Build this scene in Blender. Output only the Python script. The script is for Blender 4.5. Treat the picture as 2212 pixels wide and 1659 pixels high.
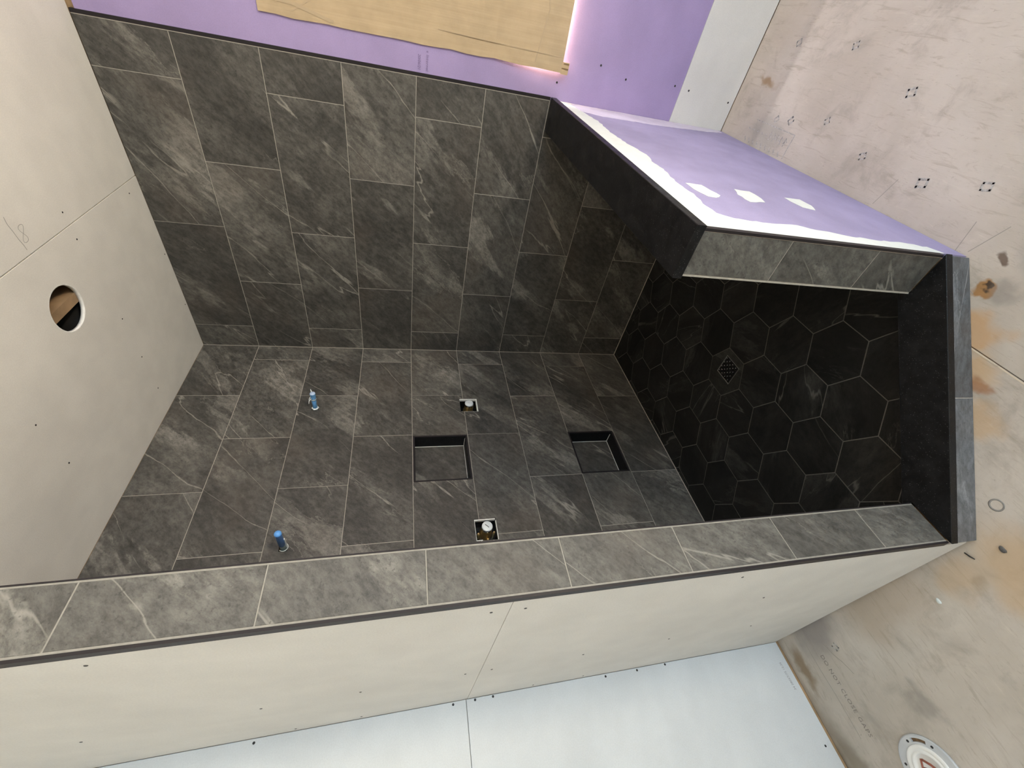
import bpy, bmesh, math, random
from mathutils import Matrix, Vector

# ------------------------------------------------------------------ camera, world, light, exposure
scene = bpy.context.scene
for o in list(bpy.data.objects):
    bpy.data.objects.remove(o)
COL = scene.collection
random.seed(11)

cam_data = bpy.data.cameras.new('camera')
cam_data.sensor_fit = 'HORIZONTAL'
cam_data.sensor_width = 36.0
cam_data.lens = 904.6452 * 36.0 / 2212.0
cam_data.clip_start = 0.02
cam = bpy.data.objects.new('camera', cam_data)
COL.objects.link(cam)
IR = Vector((-0.17817915, -0.17640554, -0.96805644))      # the phone was held sideways: picture right is down
ID = Vector((-0.69145726, 0.72240414, -0.0043725))
IF = Vector((0.70009931, 0.66859057, -0.25069425))
mw = Matrix.Identity(4)
for i in range(3):
    mw[i][0] = IR[i]; mw[i][1] = -ID[i]; mw[i][2] = -IF[i]
mw[0][3], mw[1][3], mw[2][3] = -2.27767053, -1.85633563, 1.56882411
cam.matrix_world = mw
scene.camera = cam

scene.view_settings.view_transform = 'Standard'
scene.view_settings.look = 'None'
scene.view_settings.exposure = -0.08
scene.view_settings.gamma = 1.0
scene.view_settings.use_curve_mapping = False

world = bpy.data.worlds.new('sky')
scene.world = world
world.use_nodes = True
bg = world.node_tree.nodes['Background']
bg.inputs[0].default_value = (0.62, 0.78, 1.0, 1)
bg.inputs[1].default_value = 1.6

ZF = -0.05        # plywood subfloor
H = 2.745         # ceiling
XO, XI = -1.977, -1.85     # partition faces
YP = -0.953       # partition end face
YPI, YPO = -1.41, -1.537   # low wall faces
XPE = -1.40       # low wall end
X_LEFT, Y_FRONT = -3.5, -4.3
WIN = (-3.30, -1.75, 0.10, 2.25)   # big window behind the photographer: x0,x1,z0,z1

def area(name, loc, direction, sx, sy, power, color, spread=180):
    l = bpy.data.lights.new(name, 'AREA')
    l.shape = 'RECTANGLE'; l.size = sx; l.size_y = sy
    l.energy = power; l.color = color
    l.spread = math.radians(spread)
    o = bpy.data.objects.new(name, l)
    COL.objects.link(o)
    o.location = loc
    o.rotation_euler = Vector(direction).to_track_quat('-Z', 'Y').to_euler()
    return o
def bulb(name, loc, power, color, radius=0.06):
    l = bpy.data.lights.new(name, 'POINT')
    l.energy = power; l.color = color; l.shadow_soft_size = radius
    o = bpy.data.objects.new(name, l); COL.objects.link(o); o.location = loc
    return o
# daylight through the window opening in the wall behind the photographer
area('window_daylight', ((WIN[0]+WIN[1])/2, Y_FRONT-0.02, (WIN[2]+WIN[3])/2), (0.0, 1, -0.05), WIN[1]-WIN[0], WIN[3]-WIN[2], 60, (0.56, 0.80, 1.0))
# daylight on the far side of the window that the cardboard covers
area('side_window_daylight', (0.42, -2.10, 1.50), (-1, 0, 0), 1.4, 1.7, 1000, (1.0, 0.93, 0.92))
# warm lamp of the room, hung low so its light reaches the ceiling
bulb('room_lamp', (-2.95, -2.1, 1.75), 14, (1.0, 0.81, 0.52), 0.08)
bulb('warm_fill', (-0.8, -3.4, 2.2), 33, (1.0, 0.86, 0.70), 0.08)  # added fill: warms the right side and brightens the back wall
# added upward fill behind the photographer, only there to brighten the ceiling
area('ceiling_fill', (-1.75, -3.75, 0.45), (0.05, 0.78, 1), 0.35, 0.35, 48, (1.0, 0.85, 0.64), 130)

# ------------------------------------------------------------------ helpers
def obj(name, verts, faces, mat=None, parent=None, matrix=None, smooth=False):
    me = bpy.data.meshes.new(name)
    me.from_pydata([tuple(v) for v in verts], [], faces)
    me.update()
    if mat: me.materials.append(mat)
    if smooth:
        for p in me.polygons: p.use_smooth = True
    return link(name, me, parent, matrix)
def link(name, me, parent=None, matrix=None):
    o = bpy.data.objects.new(name, me)
    COL.objects.link(o)
    if parent: o.parent = parent
    if matrix is not None: o.matrix_local = matrix
    return o
def tag(o, label=None, cat=None, group=None, kind=None):
    if label: o['label'] = label
    if cat: o['category'] = cat
    if group: o['group'] = group
    if kind: o['kind'] = kind
    return o
def empty(name, matrix=None):
    o = bpy.data.objects.new(name, None)
    o.empty_display_size = 0.05
    COL.objects.link(o)
    if matrix is not None: o.matrix_world = matrix
    return o
def box_vf(x0, x1, y0, y1, z0, z1):
    v = [(x0,y0,z0),(x1,y0,z0),(x1,y1,z0),(x0,y1,z0),(x0,y0,z1),(x1,y0,z1),(x1,y1,z1),(x0,y1,z1)]
    f = [(0,3,2,1),(4,5,6,7),(0,1,5,4),(1,2,6,5),(2,3,7,6),(3,0,4,7)]
    return v, f
def join(parts):
    V, F = [], []
    for v, f in parts:
        n = len(V); V += list(v); F += [tuple(i+n for i in q) for q in f]
    return V, F
def box(name, b, mat, parent=None, matrix=None):
    v, f = box_vf(*b)
    return obj(name, v, f, mat, parent, matrix)
def clip(poly, a, b, c):            # keep a*x+b*y <= c
    out = []
    for i in range(len(poly)):
        p, q = poly[i], poly[(i+1) % len(poly)]
        dp, dq = a*p[0]+b*p[1]-c, a*q[0]+b*q[1]-c
        if dp <= 1e-9: out.append(p)
        if (dp < -1e-9 and dq > 1e-9) or (dp > 1e-9 and dq < -1e-9):
            t = dp/(dp-dq)
            out.append((p[0]+t*(q[0]-p[0]), p[1]+t*(q[1]-p[1])))
    return out
def area2(p):
    return 0.5*sum(p[i][0]*p[(i+1)%len(p)][1]-p[(i+1)%len(p)][0]*p[i][1] for i in range(len(p)))
def minus_rect(polys, r):           # convex polygons minus a rectangle
    x0, x1, y0, y1 = r
    out = []
    for p in polys:
        xs = [q[0] for q in p]; ys = [q[1] for q in p]
        if max(xs) <= x0 or min(xs) >= x1 or max(ys) <= y0 or min(ys) >= y1:
            out.append(p); continue
        m = clip(clip(p, 1, 0, x1), -1, 0, -x0)
        for c in (clip(p, 1, 0, x0), clip(p, -1, 0, -x1), clip(m, 0, 1, y0), clip(m, 0, -1, -y1)):
            if len(c) > 2 and abs(area2(c)) > 1e-7: out.append(c)
    return out
def prism_vf(poly, z0, z1, ch=0.0):
    if area2(poly) < 0: poly = poly[::-1]
    n = len(poly)
    if ch > 0:
        ins = []
        for i in range(n):
            p0, p, p1 = (Vector(poly[j]) for j in ((i-1) % n, i, (i+1) % n))
            e0 = (p-p0).normalized(); e1 = (p1-p).normalized()
            n0 = Vector((-e0.y, e0.x)); n1 = Vector((-e1.y, e1.x))
            d = 1+n0.dot(n1)
            k = (n0+n1)*(ch/max(d, 0.25))
            ins.append((p.x+k.x, p.y+k.y))
        V = [(x, y, z0) for x, y in poly]+[(x, y, z1-ch) for x, y in poly]+[(x, y, z1) for x, y in ins]
        F = [tuple(range(n))[::-1], tuple(range(2*n, 3*n))]
        for l in (0, 1):
            for i in range(n):
                j = (i+1) % n
                F.append((l*n+i, l*n+j, (l+1)*n+j, (l+1)*n+i))
        return V, F
    V = [(x, y, z0) for x, y in poly]+[(x, y, z1) for x, y in poly]
    F = [tuple(range(n))[::-1], tuple(range(n, 2*n))]
    for i in range(n):
        j = (i+1) % n
        F.append((i, j, n+j, n+i))
    return V, F
def rect(x0, x1, y0, y1): return [(x0,y0),(x1,y0),(x1,y1),(x0,y1)]
def frame(origin, right, up):       # local x = right, y = up, z = out of the surface
    r, u = Vector(right).normalized(), Vector(up).normalized(); w = r.cross(u)
    m = Matrix.Identity(4)
    for i in range(3):
        m[i][0] = r[i]; m[i][1] = u[i]; m[i][2] = w[i]; m[i][3] = origin[i]
    return m
def lathe_vf(profile, n=32, cap0=False, cap1=False):    # profile of (radius, z)
    V, F = [], []
    for r, z in profile:
        for i in range(n):
            a = 2*math.pi*i/n
            V.append((r*math.cos(a), r*math.sin(a), z))
    for k in range(len(profile)-1):
        for i in range(n):
            j = (i+1) % n
            F.append((k*n+i, k*n+j, (k+1)*n+j, (k+1)*n+i))
    if cap0: F.append(tuple(range(n))[::-1])
    if cap1: F.append(tuple(range((len(profile)-1)*n, len(profile)*n)))
    return V, F
def tube_vf(pts, r, n=8):
    V, F = [], []
    pts = [Vector(p) for p in pts]
    for k, p in enumerate(pts):
        d = (pts[min(k+1, len(pts)-1)]-pts[max(k-1, 0)]).normalized()
        a = d.orthogonal().normalized() if k == 0 else (a - d*a.dot(d)).normalized()
        b = d.cross(a)
        rr = r[k] if isinstance(r, (list, tuple)) else r
        for i in range(n):
            t = 2*math.pi*i/n
            V.append(p+a*math.cos(t)*rr+b*math.sin(t)*rr)
    for k in range(len(pts)-1):
        for i in range(n):
            j = (i+1) % n
            F.append((k*n+i, k*n+j, (k+1)*n+j, (k+1)*n+i))
    F.append(tuple(range(n))[::-1]); F.append(tuple(range((len(pts)-1)*n, len(pts)*n)))
    return [tuple(v) for v in V], F
def ribbon_vf(pts, w, z0, z1, closed=False):   # flat stroke in the local xy plane
    parts = []
    n = len(pts)
    for i in range(n if closed else n-1):
        p, q = Vector(pts[i]), Vector(pts[(i+1) % n])
        d = (q-p)
        if d.length < 1e-6: continue
        d.normalize(); s = Vector((-d.y, d.x))*w/2
        e = d*w*0.3
        parts.append(prism_vf([tuple(p-s-e), tuple(q-s+e), tuple(q+s+e), tuple(p+s-e)], z0, z1))
    return join(parts)
def text_obj(name, body, size, mat, parent, matrix, shear=0.0, space=1.0):
    cu = bpy.data.curves.new(name, 'FONT')
    cu.body = body; cu.size = size; cu.shear = shear; cu.space_character = space
    cu.extrude = 0.00015
    cu.resolution_u = 2
    t = bpy.data.objects.new(name, cu)
    COL.objects.link(t)
    dg = bpy.context.evaluated_depsgraph_get()
    me = bpy.data.meshes.new_from_object(t.evaluated_get(dg))
    bpy.data.objects.remove(t)
    me.materials.clear(); me.materials.append(mat)
    return link(name, me, parent, matrix)

# ------------------------------------------------------------------ materials
class NT:
    def __init__(s, name):
        s.m = bpy.data.materials.new(name); s.m.use_nodes = True
        s.t = s.m.node_tree; s.n = s.t.nodes; s.bsdf = s.n['Principled BSDF']
    def new(s, typ, **kw):
        n = s.n.new(typ)
        for k, v in kw.items(): setattr(n, k, v)
        return n
    def lk(s, a, b): s.t.links.new(a, b)
    def put(s, sock, v):
        if isinstance(v, bpy.types.NodeSocket): s.lk(v, sock)
        else: sock.default_value = v
    def math(s, op, a, b=0.0, c=0.0, clamp=False):
        n = s.new('ShaderNodeMath', operation=op, use_clamp=clamp)
        s.put(n.inputs[0], a); s.put(n.inputs[1], b); s.put(n.inputs[2], c)
        return n.outputs[0]
    def vmath(s, op, a, b=(0,0,0)):
        n = s.new('ShaderNodeVectorMath', operation=op)
        s.put(n.inputs[0], a); s.put(n.inputs[1], b)
        return n.outputs[0]
    def scale(s, a, f):
        n = s.new('ShaderNodeVectorMath', operation='SCALE')
        s.put(n.inputs[0], a); s.put(n.inputs['Scale'], f)
        return n.outputs[0]
    def noise(s, vec, scale, detail=4, rough=0.55, dist=0.0):
        n = s.new('ShaderNodeTexNoise')
        s.put(n.inputs['Vector'], vec)
        n.inputs['Scale'].default_value = scale; n.inputs['Detail'].default_value = detail
        n.inputs['Roughness'].default_value = rough; n.inputs['Distortion'].default_value = dist
        return n.outputs[0]
    def step(s, v, a, b, lo=0.0, hi=1.0):
        n = s.new('ShaderNodeMapRange', interpolation_type='SMOOTHSTEP')
        s.put(n.inputs[0], v)
        for i, q in zip((1, 2, 3, 4), (a, b, lo, hi)): n.inputs[i].default_value = q
        return n.outputs[0]
    def mix(s, f, a, b, blend='MIX'):
        n = s.new('ShaderNodeMix', data_type='RGBA', blend_type=blend)
        s.put(n.inputs[0], f)
        for sock, v in ((n.inputs[6], a), (n.inputs[7], b)):
            if isinstance(v, (tuple, list)): v = (*v, 1)[:4]
            s.put(sock, v)
        return n.outputs[2]
    def bump(s, h, strength, dist):
        n = s.new('ShaderNodeBump')
        n.inputs['Strength'].default_value = strength; n.inputs['Distance'].default_value = dist
        s.lk(h, n.inputs['Height']); s.lk(n.outputs[0], s.bsdf.inputs['Normal'])
    def color(s, c): s.put(s.bsdf.inputs['Base Color'], (*c, 1)[:4] if isinstance(c, tuple) else c)
    def rough(s, r): s.put(s.bsdf.inputs['Roughness'], r)
    def spec(s, v): s.bsdf.inputs['Specular IOR Level'].default_value = v
    def obco(s): return s.new('ShaderNodeTexCoord').outputs['Object']

def slate(name, dark, light, vein, rough=0.5, ang=36, spread=16, spec=0.45):
    k = NT(name)
    co = k.obco()
    rnd = k.new('ShaderNodeObjectInfo').outputs['Random']
    off = k.scale(k.vmath('ADD', (173.1, 91.7, 57.3), (0, 0, 0)), rnd)
    rot = k.new('ShaderNodeVectorRotate', rotation_type='Z_AXIS')
    k.lk(co, rot.inputs['Vector'])
    r2 = k.math('FRACT', k.math('MULTIPLY', rnd, 37.7))
    k.lk(k.math('MULTIPLY_ADD', r2, -math.radians(spread), -math.radians(ang)), rot.inputs['Angle'])
    st = k.vmath('ADD', k.vmath('MULTIPLY', rot.outputs[0], (1.0, 3.6, 1.0)), off)
    fco = k.vmath('ADD', co, off)
    fst = k.vmath('ADD', k.vmath('MULTIPLY', rot.outputs[0], (1.0, 1.8, 1.0)), off)
    # broken cleft layers: sharp edged pale and dark flakes along one diagonal
    n1 = k.noise(st, 1.25, 9, 0.60, 0.15)
    n2 = k.noise(k.vmath('ADD', st, (7.7, 3.1, 5.0)), 1.5, 9, 0.62, 0.15)
    pale = k.math('MULTIPLY', k.step(n1, 0.545, 0.580), k.step(k.noise(fco, 2.4, 3, 0.5), 0.40, 0.62))
    deep = k.step(n2, 0.555, 0.60)
    cloud = k.step(k.noise(fst, 2.6, 9, 0.72, 0.15), 0.36, 0.68)
    mask = k.step(k.noise(fco, 3.3, 3, 0.5), 0.48, 0.62)
    edge = k.math('MULTIPLY', k.step(k.math('ABSOLUTE', k.math('SUBTRACT', n1, 0.5475)), 0.0, 0.006, 1.0, 0.0), mask)
    n3 = k.noise(k.vmath('ADD', k.vmath('MULTIPLY', rot.outputs[0], (0.42, 2.7, 1.0)), k.vmath('ADD', off, (11.3, 4.1, 2.0))), 1.35, 6, 0.44, 0.05)
    thin = k.math('MULTIPLY', k.step(k.math('ABSOLUTE', k.math('SUBTRACT', n3, 0.5)), 0.0, 0.0046, 1.0, 0.0),
                  k.step(k.noise(fco, 2.6, 3, 0.5), 0.40, 0.54))
    fine = k.noise(fst, 26, 12, 0.80)
    speck = k.step(k.noise(fco, 110, 4, 0.65), 0.58, 0.68)
    gv = k.math('MULTIPLY_ADD', k.math('FRACT', k.math('MULTIPLY', rnd, 13.3)), 0.30, 0.86)
    tone = k.math('ADD', k.math('MULTIPLY', pale, 0.58), k.math('MULTIPLY_ADD', cloud, 0.40, 0.10))
    tone = k.math('MULTIPLY', tone, k.math('MULTIPLY_ADD', deep, -0.50, 1.0))
    c = k.mix(tone, dark, light)
    c = k.mix(1.0, c, k.step(fine, 0.28, 0.72, 0.45, 1.60), 'MULTIPLY')
    c = k.mix(1.0, c, gv, 'MULTIPLY')
    c = k.mix(k.math('MULTIPLY', edge, 0.45), c, vein)
    c = k.mix(k.math('MULTIPLY', thin, 0.75), c, vein)
    c = k.mix(k.math('MULTIPLY', speck, 0.5), c, tuple(x*0.45 for x in dark))
    warm = k.step(k.noise(fco, 3.0, 3, 0.5), 0.48, 0.72)
    c = k.mix(k.math('MULTIPLY', warm, 0.16), c, (light[0]*0.80, light[1]*0.64, light[2]*0.55))
    k.color(c)
    k.rough(k.step(fine, 0.3, 0.7, rough-0.06, rough+0.12))
    k.spec(spec)
    h = k.math('ADD', k.math('MULTIPLY', fine, 0.5), k.math('MULTIPLY', n1, 1.5))
    k.bump(h, 0.3, 0.004)
    return k.m

def plain(name, c, rough=0.6, metal=0.0, spec=0.5, var=0.0, scale=20, bump=0.0):
    k = NT(name)
    if var > 0:
        n = k.noise(k.obco(), scale, 5, 0.6)
        k.color(k.mix(1.0, c, k.step(n, 0.25, 0.75, 1-var, 1+var), 'MULTIPLY'))
        if bump: k.bump(n, bump, 0.002)
    else: k.color(tuple(c))
    k.rough(rough); k.spec(spec); k.bsdf.inputs['Metallic'].default_value = metal
    return k.m

M = {}
M['slate'] = slate('slate_wall_tile', (0.042, 0.0395, 0.035), (0.180, 0.167, 0.145), (0.33, 0.305, 0.262))
M['slate_edge'] = slate('slate_end_tile', (0.064, 0.0615, 0.055), (0.152, 0.146, 0.128), (0.26, 0.248, 0.216), 0.55, 20, 50)
M['slate_dark'] = slate('slate_hexagon_tile', (0.005, 0.005, 0.0045), (0.036, 0.035, 0.032), (0.11, 0.105, 0.095), 0.45, 40, 200, 0.25)
M['slate_drain'] = slate('slate_drain_tile', (0.012, 0.012, 0.0105), (0.048, 0.047, 0.042), (0.11, 0.105, 0.095), 0.45, 40, 200, 0.25)
M['slate_curb'] = slate('slate_curb_tile', (0.075, 0.080, 0.085), (0.20, 0.21, 0.22), (0.36, 0.37, 0.37), 0.5, -20, 40)
M['grout'] = plain('grout', (0.40, 0.365, 0.31), 0.85, var=0.12, scale=60)
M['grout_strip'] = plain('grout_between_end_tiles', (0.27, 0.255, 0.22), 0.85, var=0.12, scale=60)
M['grout_dark'] = plain('grout_floor', (0.105, 0.098, 0.088), 0.85, var=0.15, scale=60)
M['trim'] = plain('dark_metal_trim', (0.020, 0.0165, 0.018), 0.45, 0.0, 0.25)
M['wood'] = plain('framing_lumber', (0.42, 0.27, 0.14), 0.7, var=0.25, scale=12)
M['joist'] = plain('joist_lumber', (0.34, 0.22, 0.12), 0.6, var=0.2, scale=14)
M['black'] = plain('black_plastic', (0.010, 0.010, 0.010), 0.22)
M['dark'] = plain('dark_cavity', (0.02, 0.017, 0.015), 0.8)
M['screw'] = plain('black_screw', (0.018, 0.016, 0.015), 0.5)
M['gypsum'] = plain('gypsum_edge', (0.82, 0.80, 0.75), 0.9, var=0.08, scale=80)
M['mud'] = plain('joint_compound', (0.70, 0.72, 0.685), 0.75, var=0.04, scale=30)
M['mud_thin'] = plain('thin_joint_compound', (0.62, 0.56, 0.68), 0.7, var=0.08, scale=9)
M['brass'] = plain('brass', (0.62, 0.42, 0.17), 0.32, 0.85, var=0.15, scale=30)
M['brass_bright'] = plain('bright_brass', (0.85, 0.64, 0.30), 0.28, 0.8)
M['chrome'] = plain('chrome', (0.75, 0.75, 0.76), 0.18, 1.0)
M['cap_white'] = plain('pale_plastic_cap', (0.74, 0.77, 0.77), 0.4)
M['white_plastic'] = plain('white_plastic', (0.80, 0.80, 0.78), 0.4)
M['pencil'] = plain('pencil_graphite', (0.30, 0.28, 0.25), 0.7)
M['ink'] = plain('board_print', (0.30, 0.30, 0.31), 0.8)
M['ink_purple'] = plain('violet_print', (0.20, 0.14, 0.27), 0.8)
M['stamp'] = plain('floor_stamp_ink', (0.22, 0.20, 0.18), 0.8, var=0.3, scale=90)
M['stamp_grey'] = plain('grey_stamp_ink', (0.40, 0.39, 0.375), 0.85, var=0.35, scale=120)
M['tape'] = plain('blue_plastic_cap', (0.10, 0.30, 0.78), 0.35)
M['tape_light'] = plain('pale_blue_cap_end', (0.16, 0.44, 0.95), 0.35)
M['film_blue'] = plain('pale_blue_film', (0.16, 0.42, 0.78), 0.3, var=0.5, scale=55)
M['film_white'] = plain('white_film', (0.80, 0.82, 0.80), 0.35)
M['steel_pipe'] = plain('grey_green_pipe', (0.24, 0.30, 0.29), 0.4, 0.4)
M['rust'] = plain('rusty_red_debris', (0.28, 0.09, 0.06), 0.8, var=0.3, scale=40)
M['flange_grey'] = plain('grey_flange_ring', (0.52, 0.54, 0.56), 0.4, var=0.06, scale=20)
M['frame'] = plain('white_window_frame', (0.8, 0.8, 0.8), 0.4)
M['silver'] = plain('brushed_bezel', (0.20, 0.19, 0.17), 0.4)
M['stud'] = plain('pale_stud', (0.42, 0.42, 0.40), 0.4)
M['ring_grey'] = plain('dried_adhesive', (0.26, 0.25, 0.235), 0.8, var=0.2, scale=60)

def drywall(name, c, var=0.04):
    k = NT(name)
    co = k.obco()
    a = k.noise(co, 2.2, 4, 0.55); b = k.noise(co, 240, 2, 0.5); d = k.noise(co, 9, 5, 0.6)
    col = k.mix(1.0, c, k.step(a, 0.3, 0.7, 1-var, 1+var), 'MULTIPLY')
    col = k.mix(1.0, col, k.step(d, 0.3, 0.7, 1-var*0.6, 1+var*0.6), 'MULTIPLY')
    col = k.mix(1.0, col, k.step(b, 0.25, 0.75, 0.97, 1.03), 'MULTIPLY')
    k.color(col); k.rough(0.82); k.spec(0.25)
    k.bump(b, 0.12, 0.0006)
    return k.m
M['board'] = drywall('drywall_paper', (0.69, 0.675, 0.635))
M['board_daytint'] = drywall('daylight_tinted_drywall_paper', (0.645, 0.665, 0.68))  # white board with the blue of the daylight put into its colour
M['board_ceiling'] = drywall('ceiling_drywall_paper', (0.78, 0.745, 0.68))
M['board_dusty'] = drywall('dusty_purple_drywall_paper', (0.335, 0.295, 0.455), 0.07)
M['board_purple'] = drywall('purple_drywall_paper', (0.35, 0.275, 0.475), 0.05)

def granite():
    k = NT('black_granite')
    co = k.obco()
    v = k.new('ShaderNodeTexVoronoi'); k.lk(co, v.inputs['Vector']); v.inputs['Scale'].default_value = 420
    wn = k.new('ShaderNodeTexWhiteNoise', noise_dimensions='3D'); k.lk(v.outputs['Color'], wn.inputs['Vector'])
    sp = k.math('MULTIPLY', k.step(wn.outputs['Value'], 0.90, 1.0), k.step(v.outputs['Distance'], 0.15, 0.45, 1.0, 0.0))
    n = k.noise(co, 26, 6, 0.7)
    c = k.mix(k.step(n, 0.35, 0.7), (0.004, 0.004, 0.0045), (0.011, 0.011, 0.012))
    c = k.mix(k.math('MULTIPLY', sp, 0.55), c, (0.22, 0.22, 0.23))
    k.color(c); k.rough(k.step(n, 0.3, 0.7, 0.34, 0.5)); k.spec(0.22)
    k.bump(k.noise(co, 120, 4, 0.6), 0.25, 0.0012)
    return k.m
M['granite'] = granite()

def cardboard():
    k = NT('corrugated_cardboard')
    co = k.obco()
    a = k.noise(k.vmath('MULTIPLY', co, (60, 2.0, 1)), 1.0, 4, 0.6)
    b = k.noise(co, 5, 5, 0.6)
    c = k.mix(k.step(a, 0.3, 0.7), (0.475, 0.355, 0.218), (0.515, 0.39, 0.245))
    c = k.mix(1.0, c, k.step(b, 0.3, 0.7, 0.90, 1.08), 'MULTIPLY')
    k.color(c); k.rough(0.8); k.spec(0.2)
    w = k.new('ShaderNodeTexWave', wave_type='BANDS', bands_direction='X')
    k.lk(co, w.inputs['Vector']); w.inputs['Scale'].default_value = 38
    k.bump(w.outputs['Fac'], 0.08, 0.001)
    return k.m
M['cardboard'] = cardboard()
M['cardboard_in'] = plain('torn_cardboard_ply', (0.50, 0.36, 0.21), 0.85)

def plywood():
    k = NT('weathered_plywood')
    co = k.new('ShaderNodeNewGeometry').outputs['Position']
    g1 = k.noise(k.vmath('MULTIPLY', co, (5, 34, 1)), 1.6, 7, 0.68, 1.2)
    g2 = k.noise(k.vmath('MULTIPLY', co, (14, 70, 1)), 2.2, 7, 0.72, 1.4)
    bl = k.noise(co, 2.3, 5, 0.62, 0.3); b2 = k.noise(co, 7.0, 6, 0.66, 0.4); b3 = k.noise(co, 45, 5, 0.7)
    c = k.mix(k.step(bl, 0.34, 0.66), (0.47, 0.44, 0.40), (0.57, 0.54, 0.505))
    c = k.mix(k.step(b2, 0.50, 0.72, 0.0, 0.6), c, (0.33, 0.305, 0.275))
    c = k.mix(k.step(g1, 0.54, 0.68, 0.0, 0.50), c, (0.36, 0.32, 0.27))
    c = k.mix(k.step(g2, 0.58, 0.68, 0.0, 0.38), c, (0.27, 0.235, 0.19))
    c = k.mix(k.step(g1, 0.26, 0.42, 0.40, 0.0), c, (0.68, 0.64, 0.58))
    c = k.mix(k.step(b3, 0.66, 0.76, 0.0, 0.45), c, (0.20, 0.18, 0.155))
    wob = k.scale(k.vmath('SUBTRACT', k.noise_col(co, 9.0), (0.5, 0.5, 0.5)), 0.16)
    def stain(c, x, y, r, colr, fac, sy=1.0, inner=0.3):
        d = k.vmath('MULTIPLY', k.vmath('SUBTRACT', k.vmath('ADD', co, wob), (x, y, ZF)), (1, sy, 0))
        ln = k.new('ShaderNodeVectorMath', operation='LENGTH'); k.lk(d, ln.inputs[0])
        return k.mix(k.step(ln.outputs['Value'], r*inner, r, fac, 0.0), c, colr)
    c = stain(c, -1.49, -1.478, 0.030, (0.33, 0.17, 0.05), 0.9, 1.0, 0.6)
    c = stain(c, -1.487, -1.486, 0.013, (0.05, 0.035, 0.025), 0.95, 1.0, 0.6)
    c = stain(c, -1.448, -1.578, 0.028, (0.10, 0.06, 0.04), 0.8, 1.6, 0.5)
    c = stain(c, -1.57, -1.39, 0.075, (0.55, 0.33, 0.14), 0.65)
    c = stain(c, -1.65, -1.31, 0.075, (0.58, 0.38, 0.18), 0.60)
    c = stain(c, -1.69, -1.262, 0.040, (0.34, 0.15, 0.05), 0.75)
    c = stain(c, -1.76, -1.20, 0.060, (0.56, 0.38, 0.20), 0.55)
    c = stain(c, -2.10, -0.98, 0.20, (0.52, 0.38, 0.23), 0.60, 1.5)
    c = stain(c, -2.02, -0.83, 0.10, (0.50, 0.36, 0.22), 0.5)
    c = stain(c, -0.17, -1.79, 0.090, (0.30, 0.19, 0.09), 0.75, 2.6)
    c = stain(c, -0.33, -1.60, 0.19, (0.33, 0.33, 0.31), 0.6, 1.6)
    c = stain(c, -1.60, -1.62, 0.16, (0.34, 0.33, 0.33), 0.65, 2.0)
    c = stain(c, -1.53, -1.505, 0.055, (0.27, 0.26, 0.25), 0.6, 1.0)
    c = stain(c, -1.985, -0.20, 0.14, (0.26, 0.245, 0.25), 0.75, 0.9)
    c = stain(c, -2.10, -0.05, 0.13, (0.24, 0.17, 0.10), 0.8, 3.0)
    c = stain(c, -2.45, -0.02, 0.30, (0.22, 0.19, 0.15), 0.7, 3.5)
    c = stain(c, -2.00, -0.55, 0.16, (0.38, 0.30, 0.22), 0.5, 0.6)
    c = stain(c, -2.28, -0.45, 0.05, (0.26, 0.25, 0.24), 0.6)
    c = stain(c, -2.07, -0.86, 0.035, (0.33, 0.26, 0.18), 0.5)
    c = k.mix(1.0, c, (0.985, 0.965, 0.93), 'MULTIPLY')
    k.color(c); k.rough(0.75); k.spec(0.3)
    k.bump(k.math('ADD', g2, g1), 0.25, 0.003)
    return k.m
def _nc(s, vec, scale):
    n = s.new('ShaderNodeTexNoise'); s.put(n.inputs['Vector'], vec)
    n.inputs['Scale'].default_value = scale; n.inputs['Detail'].default_value = 4
    return n.outputs['Color']
NT.noise_col = _nc
M['plywood'] = plywood()
M['edge_light'] = plain('plywood_edge', (0.66, 0.58, 0.46), 0.8)

# ------------------------------------------------------------------ tile layers
TH = 0.009
tile_mesh = {}
def tile(parent, fr, x0, x1, y0, y1, mat, holes=(), name='tile', gap=0.0025):
    """one tile of a wall: local x right, y up, z out of the wall face"""
    g = gap/2
    a, b, c, d = x0+g, x1-g, y0+g, y1-g
    if b-a < 0.004 or d-c < 0.004: return None
    cx, cy = (a+b)/2, (c+d)/2
    hs = [h for h in holes if h[0] < b and h[1] > a and h[2] < d and h[3] > c]
    if hs:
        ps = [rect(a, b, c, d)]
        for h in hs: ps = minus_rect(ps, h)
        if not ps: return None
        v, f = join([prism_vf([(x-cx, y-cy) for x, y in p], -TH, 0.0) for p in ps])
        me = bpy.data.meshes.new(name); me.from_pydata(v, [], f); me.materials.append(mat)
    else:
        key = (round(b-a, 4), round(d-c, 4), mat.name)
        me = tile_mesh.get(key)
        if me is None:
            v, f = prism_vf(rect(-(b-a)/2, (b-a)/2, -(d-c)/2, (d-c)/2), -TH, 0.0, 0.0009)
            me = bpy.data.meshes.new(name); me.from_pydata(v, [], f); me.materials.append(mat)
            tile_mesh[key] = me
    m = fr @ Matrix.Translation((cx, cy, random.uniform(-0.0005, 0.0001)))
    return link(name, me, parent, m)
def layer(name, fr, r, mat, parent, z0, z1, holes=()):
    ps = [rect(*r)]
    for h in holes: ps = minus_rect(ps, h)
    v, f = join([prism_vf(p, z0, z1) for p in ps])
    return obj(name, v, f, mat, parent, fr)
GR0, GR1 = -TH, -0.0012
COURSE = [H] + [-0.0184+(9-k)*0.3078 for k in range(1, 9)] + [0.0]     # height of the joint under course k
COURSE[6] += 0.001; COURSE[7] += 0.0027; COURSE[8] += 0.006
LT = 0.6128

# ------------------------------------------------------------------ the room shell
I4 = Matrix.Identity(4)
SH = 0.0127
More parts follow.
